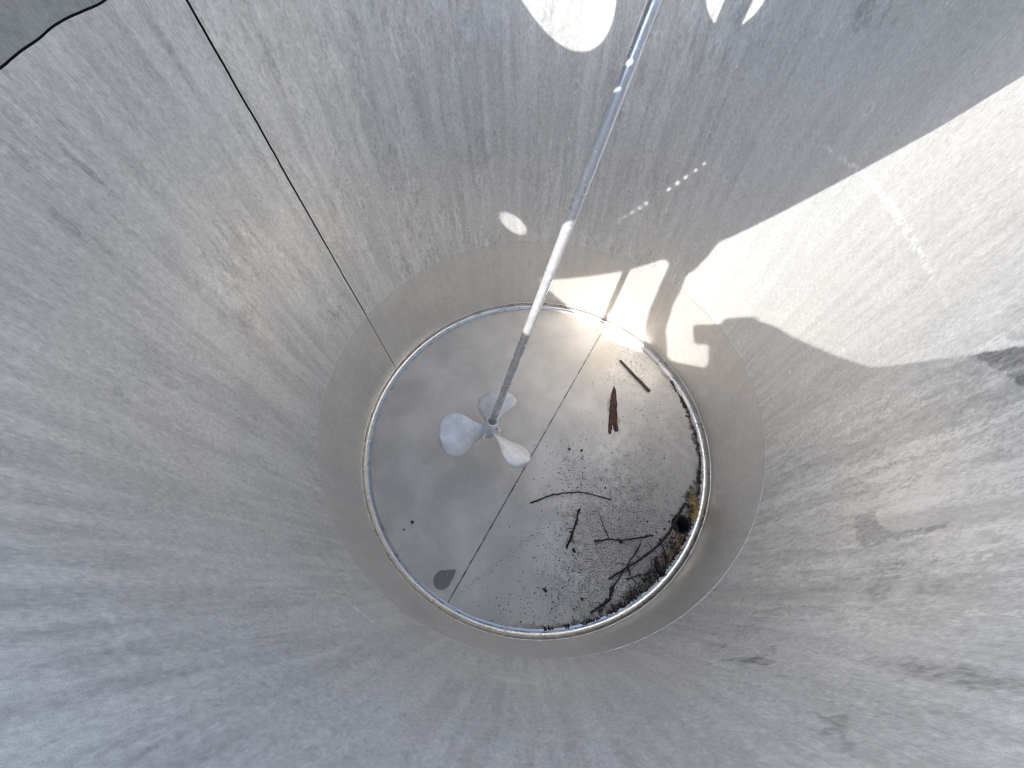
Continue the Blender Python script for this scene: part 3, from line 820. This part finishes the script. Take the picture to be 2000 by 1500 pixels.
# scattered dirt specks: beyond counting
def specks(name, n_, gen, mat, label, cat, smin, smax):
    V, F = [], []
    for _ in range(n_):
        g = gen()
        if g is None: continue
        px, py = g
        p_ = floor_at(px, py)
        if p_.length > RF - 0.002: continue
        s_ = smin + (smax - smin) * rnd.random() ** 3
        b = len(V); a0 = rnd.uniform(0, 6.28); el = rnd.uniform(0.5, 1.0)
        for i in range(5):
            a = a0 + 2 * math.pi * i / 5
            q = Vector((math.cos(a) * s_, math.sin(a) * s_ * el, 0)) * rnd.uniform(0.7, 1.2)
            V.append(p_ + q + Vector((0, 0, 0.0004)))
        V.append(p_ + Vector((0, 0, s_ * 0.7)))
        for i in range(5): F.append((b + i, b + (i + 1) % 5, b + 5))
    o = mesh(name, V, F, mat, None, False)
    o['label'] = label; o['category'] = cat; o['kind'] = 'stuff'
    return o
clusters = [((1115, 910), 22, 40, 2.4), ((1135, 935), 45, 30, 1.6), ((1230, 735), 40, 45, 1.6), ((1225, 690), 22, 22, 0.8), ((1240, 800), 55, 35, 1.2),
            ((1110, 1130), 60, 60, 3.0), ((1060, 1180), 70, 25, 1.6), ((1180, 1020), 90, 60, 2.6), ((1085, 1040), 30, 40, 1.0), ((1300, 900), 40, 60, 1.6),
            ((1230, 900), 70, 60, 1.6), ((1120, 1000), 70, 30, 1.2), ((1150, 1170), 60, 40, 2.0)]
tw = sum(c_[3] for c_ in clusters)
def gen_cl():
    x = rnd.uniform(0, tw)
    for (c_, sx_, sy_, w_) in clusters:
        x -= w_
        if x <= 0: return rnd.gauss(c_[0], sx_), rnd.gauss(c_[1], sy_)
dirt_m = plain('dirt', (0.022, 0.018, 0.015), 0.85, 0.0, 0.5, 200)
specks('dirt_specks', 2600, gen_cl, dirt_m, 'fine dark specks of dirt scattered over the right of the floor', 'dirt', 0.0008, 0.0036)
def gen_all():
    return rnd.uniform(720, 1370), rnd.uniform(610, 1240)
specks('dust_specks', 260, gen_all, dirt_m, 'sparse dark dust specks over the whole steel floor', 'dust', 0.0006, 0.0022)
def gen_line():
    f = rnd.random() ** 0.8
    return 885 + (1060 - 885) * f + rnd.gauss(0, 4.0), 1170 - (1170 - 1030) * f + rnd.gauss(0, 4.0)
specks('silt_line', 520, gen_line, dirt_m, 'faint slanting line of silt beside the floor seam', 'silt', 0.0006, 0.0018)
# soil heaped along the ring
V, F = [], []
def lump(p_, s_):
    b = len(V)
    a0 = rnd.uniform(0, 6.28)
    for i in range(6):
        a = a0 + 2 * math.pi * i / 6
        V.append(p_ + Vector((math.cos(a), math.sin(a), 0)) * s_ * rnd.uniform(0.6, 1.3) + Vector((0, 0, 0.0005)))
    V.append(p_ + Vector((rnd.uniform(-.4, .4) * s_, rnd.uniform(-.4, .4) * s_, s_ * rnd.uniform(0.5, 1.0))))
    for i in range(6): F.append((b + i, b + (i + 1) % 6, b + 6))
for _ in range(1900):
    th = rnd.uniform(-1.55, 0.42)
    heap = max(0.0, 1 - abs(th + 0.68) / 0.55)
    d_ = abs(rnd.gauss(0, 0.006 + 0.040 * heap))
    if d_ > 0.010 and mnoise.noise(Vector((th * 11, d_ * 60, 8))) < -0.02: continue
    r_ = RF + 0.004 - d_
    p_ = Vector((r_ * math.cos(th), r_ * math.sin(th), 0.0005 + max(0, (0.008 - d_)) * 0.3))
    if (p_ - DR).length < DRr + 0.002: continue
    if th < -1.2 or th > -0.05:
        if mnoise.noise(Vector((th * 14, 2, 3))) < -0.05: continue
    lump(p_, rnd.uniform(0.0012, 0.0046) * (0.7 + 0.5 * heap))
soil = mesh('soil', V, F, plain('soil', (0.030, 0.021, 0.015), 0.9, 0.0, 0.6, 70), None, False)
soil['label'] = 'dark soil and rotted litter heaped along the floor ring near the drain'; soil['category'] = 'soil'; soil['kind'] = 'stuff'
# dry grass tuft
V, F = [], []
for _ in range(300):
    if rnd.random() < 0.74:
        f = rnd.random(); px = 1350 + 9 * math.sin(f * 3) + rnd.gauss(0, 4); py = 972 + 42 * f + rnd.gauss(0, 5)
    else:
        f = rnd.random(); px = 1345 - 60 * f + rnd.gauss(0, 12); py = 1030 + 70 * f + rnd.gauss(0, 12)
    p_ = floor_at(px, py)
    if p_.length > RF + 0.006 or (p_ - DR).length < DRr + 0.004: continue
    a = rnd.uniform(0, 6.28); l_ = rnd.uniform(0.006, 0.022)
    q = p_ + Vector((math.cos(a) * l_, math.sin(a) * l_, rnd.uniform(0.0, 0.010)))
    p_.z = 0.004
    a_, b_ = tube([p_, (p_ + q) / 2 + Vector((0, 0, 0.003)), q], [0.0009, 0.0008, 0.0003], 3, False)
    o_ = len(V); V.extend(a_); F.extend([tuple(x + o_ for x in f_) for f_ in b_])
gm = mesh('dry_grass', V, F, plain('straw', (0.50, 0.34, 0.12), 0.7, 0.0, 0.35, 60), None, False)
gm['label'] = 'yellow dry grass shreds caught along the ring by the drain'; gm['category'] = 'grass'; gm['kind'] = 'stuff'

# ------------------------------------------------------------------ who holds the camera: stands outside the rim, shades part of the opening
cloth = plain('dark_jacket', (0.05, 0.06, 0.09), 0.9, 0.0, 0.2, 20)
def loft(secs, n=20):
    """secs: (left point, right point, half thickness) ; elliptical sections"""
    V, F = [], []
    for a_, b_, h_ in secs:
        c_ = (a_ + b_) / 2; x = (b_ - a_) / 2
        for i in range(n):
            t_ = 2 * math.pi * i / n
            V.append(c_ + x * math.cos(t_) + Vector((0, 0, h_ * math.sin(t_))))
    for j in range(len(secs) - 1):
        for i in range(n): F.append((j * n + i, j * n + (i + 1) % n, (j + 1) * n + (i + 1) % n, (j + 1) * n + i))
    F.append(tuple(range(n))[::-1]); F.append(tuple(range((len(secs) - 1) * n, len(secs) * n)))
    return V, F
def sec(l, r_, z, h):        # l, r_ drawn at rim height; carried up the sunbeam to z
    (a_, b_) = shift([l, r_], z)
    return (Vector((a_[0], a_[1], z)) * R, Vector((b_[0], b_[1], z)) * R, h * R)
larm = [sec((-0.030, -0.265), (0.209, -0.233), 2.150, 0.012), sec((-0.045, -0.300), (0.150, -0.295), 2.165, 0.02), sec((-0.101, -0.379), (0.029, -0.377), 2.21, 0.03),
        sec((-0.167, -0.473), (-0.014, -0.456), 2.25, 0.045), sec((-0.236, -0.568), (-0.075, -0.535), 2.28, 0.055), sec((-0.293, -0.671), (-0.135, -0.650), 2.30, 0.06),
        sec((-0.330, -0.760), (-0.182, -0.745), 2.31, 0.06), sec((-0.352, -0.815), (-0.189, -0.815), 2.31, 0.06), sec((-0.378, -0.903), (-0.209, -0.890), 2.30, 0.065), sec((-0.400, -1.02), (-0.218, -0.99), 2.28, 0.07)]
larm += [(Vector((-0.60, -1.26, 2.16)) * R, Vector((-0.38, -1.26, 2.18)) * R, 0.08 * R), (Vector((-0.62, -1.42, 2.00)) * R, Vector((-0.30, -1.42, 2.02)) * R, 0.10 * R)]
rarm = [sec((0.150, -0.676), (0.235, -0.650), 2.262, 0.01), sec((0.100, -0.690), (0.285, -0.668), 2.268, 0.02), sec((0.060, -0.760), (0.334, -0.696), 2.275, 0.03), sec((0.051, -0.820), (0.384, -0.760), 2.285, 0.04),
        sec((0.040, -0.880), (0.420, -0.795), 2.295, 0.05), sec((0.030, -0.937), (0.457, -0.830), 2.30, 0.06), sec((-0.007, -0.992), (0.50, -0.86), 2.30, 0.07)]
rarm += [(Vector((0.0, -1.22, 2.12)) * R, Vector((0.36, -1.18, 2.12)) * R, 0.09 * R), (Vector((0.02, -1.42, 2.0)) * R, Vector((0.38, -1.40, 2.0)) * R, 0.10 * R)]
V, F = loft(larm)
V2, F2 = loft(rarm); o_ = len(V); V += V2; F += [tuple(x + o_ for x in f) for f in F2]
def column(rows, n=20):
    V, F = [], []
    for (x, y, z, rx, ry) in rows:
        for i in range(n):
            t_ = 2 * math.pi * i / n
            V.append(Vector((x + rx * math.cos(t_), y + ry * math.sin(t_), z)) * R)
    for j in range(len(rows) - 1):
        for i in range(n): F.append((j * n + i, j * n + (i + 1) % n, (j + 1) * n + (i + 1) % n, (j + 1) * n + i))
    F.append(tuple(range(n))[::-1]); F.append(tuple(range((len(rows) - 1) * n, len(rows) * n)))
    return V, F
for rows in ([(-0.10, -1.45, 1.15, 0.23, 0.16), (-0.10, -1.45, 1.35, 0.21, 0.14), (-0.10, -1.44, 1.7, 0.26, 0.16), (-0.10, -1.43, 1.98, 0.30, 0.14), (-0.10, -1.43, 2.06, 0.18, 0.10), (-0.10, -1.43, 2.10, 0.075, 0.08), (-0.10, -1.43, 2.16, 0.08, 0.09),
              (-0.10, -1.42, 2.24, 0.10, 0.125), (-0.10, -1.42, 2.32, 0.105, 0.13), (-0.10, -1.43, 2.38, 0.085, 0.105), (-0.10, -1.43, 2.41, 0.04, 0.05)],
             [(-0.22, -1.45, -0.15, 0.06, 0.15), (-0.22, -1.46, -0.06, 0.06, 0.08), (-0.22, -1.46, 0.35, 0.08, 0.085), (-0.22, -1.45, 0.6, 0.085, 0.09), (-0.21, -1.45, 1.2, 0.12, 0.13)],
             [(0.02, -1.45, -0.15, 0.06, 0.15), (0.02, -1.46, -0.06, 0.06, 0.08), (0.02, -1.46, 0.35, 0.08, 0.085), (0.02, -1.45, 0.6, 0.085, 0.09), (0.01, -1.45, 1.2, 0.12, 0.13)]):
    V2, F2 = column(rows); o_ = len(V); V += V2; F += [tuple(x + o_ for x in f) for f in F2]
n_body = len(F)
def finger(pts, r_):
    global V, F
    a_, b_ = tube([Vector(q) * R for q in pts], [r_ * R * q for q in (1.0, 0.98, 0.92, 0.85, 0.6)][:len(pts)], 10)
    o_ = len(V); V += a_; F += [tuple(x + o_ for x in f) for f in b_]
# left hand lies over the edge of the lid
for x0, x1, y1 in ((-0.075, -0.085, -0.300), (-0.040, -0.050, -0.285), (-0.005, -0.008, -0.285), (0.030, 0.035, -0.300)):
    finger([(x0, -0.385, 2.158), (x0 * 0.6 + x1 * 0.4, -0.345, 2.152), (x1, (y1 - 0.345) / 2, 2.140), (x1, y1, 2.122), (x1, y1 + 0.01, 2.112)], 0.0125)
finger([(0.000, -0.440, 2.190), (0.025, -0.415, 2.180), (0.045, -0.390, 2.165), (0.055, -0.365, 2.150)], 0.0135)
# right hand closes on the end of the phone
for y0 in (-0.815, -0.845, -0.875, -0.905):
    finger([(0.165, y0, 2.275), (0.105, y0 + 0.004, 2.272), (0.060, y0 + 0.006, 2.262), (0.045, y0 + 0.006, 2.252)], 0.0120)
finger([(0.150, -0.925, 2.268), (0.105, -0.948, 2.262), (0.070, -0.945, 2.255), (0.045, -0.935, 2.252)], 0.0135)
# nose and ears
finger([(-0.10, -1.335, 2.29), (-0.10, -1.305, 2.265), (-0.10, -1.287, 2.245), (-0.10, -1.300, 2.235)], 0.016)
for sx_ in (-1, 1): finger([(-0.10 + sx_ * 0.100, -1.43, 2.30), (-0.10 + sx_ * 0.116, -1.435, 2.275), (-0.10 + sx_ * 0.104, -1.43, 2.235)], 0.014)
po = mesh('person', V, F, cloth)
po.data.materials.append(plain('skin', (0.42, 0.26, 0.19), 0.55, 0.0, 0.08, 30)); po.data.materials.append(plain('hair', (0.03, 0.022, 0.018), 0.6, 0.0, 0.2, 60))
for i_, pl in enumerate(po.data.polygons):
    c_ = pl.center / R
    if i_ >= n_body or i_ < 40 or (c_.y < -1.25 and c_.z > 2.10 and abs(c_.x + 0.10) < 0.13): pl.material_index = 1
    if i_ < n_body and c_.z > 2.31 and c_.y < -1.25: pl.material_index = 2
tag(po, 'person in a dark jacket outside the rim, arms over the tank, holding a phone', 'person')
pz = 2.232
(pa, pb, pc, pd_) = shift([(-0.024, -0.817), (-0.003, -0.690), (0.30, -0.690), (0.28, -0.817)], pz)
bm = bmesh.new()
vs = [bm.verts.new((x * R, y * R, pz * R)) for x, y in (pa, pb, pc, pd_)]
f_ = bm.faces.new(vs)
ex = bmesh.ops.extrude_face_region(bm, geom=[f_])
for v in ex['geom']:
    if isinstance(v, bmesh.types.BMVert): v.co.z += 0.008
ve = [e for e in bm.edges if abs(e.verts[0].co.z - e.verts[1].co.z) > 0.004]
bmesh.ops.bevel(bm, geom=ve, offset=0.008, segments=4, affect='EDGES')
bmesh.ops.recalc_face_normals(bm, faces=bm.faces)
tag(from_bm('phone', bm, plain('phone_black', (0.02, 0.02, 0.022), 0.25, 0.0, 0.1, 30), None, False), 'black phone held level over the tank in the right hand', 'phone')

gk = NT('ground')
co = gk.n('ShaderNodeTexCoord').outputs['Object']
g1 = gk.noise(co, 3, 8, 0.65)
gm_ = gk.finish(gk.mix(gk.ramp(g1, 0.3, 0.7), (0.18, 0.17, 0.15), (0.28, 0.27, 0.25)), 0.9)
V = [(-60, -60, -0.15 * R), (60, -60, -0.15 * R), (60, 60, -0.15 * R), (-60, 60, -0.15 * R)]
go = mesh('ground', V, [(0, 1, 2, 3)], gm_, None, False)
go['kind'] = 'structure'
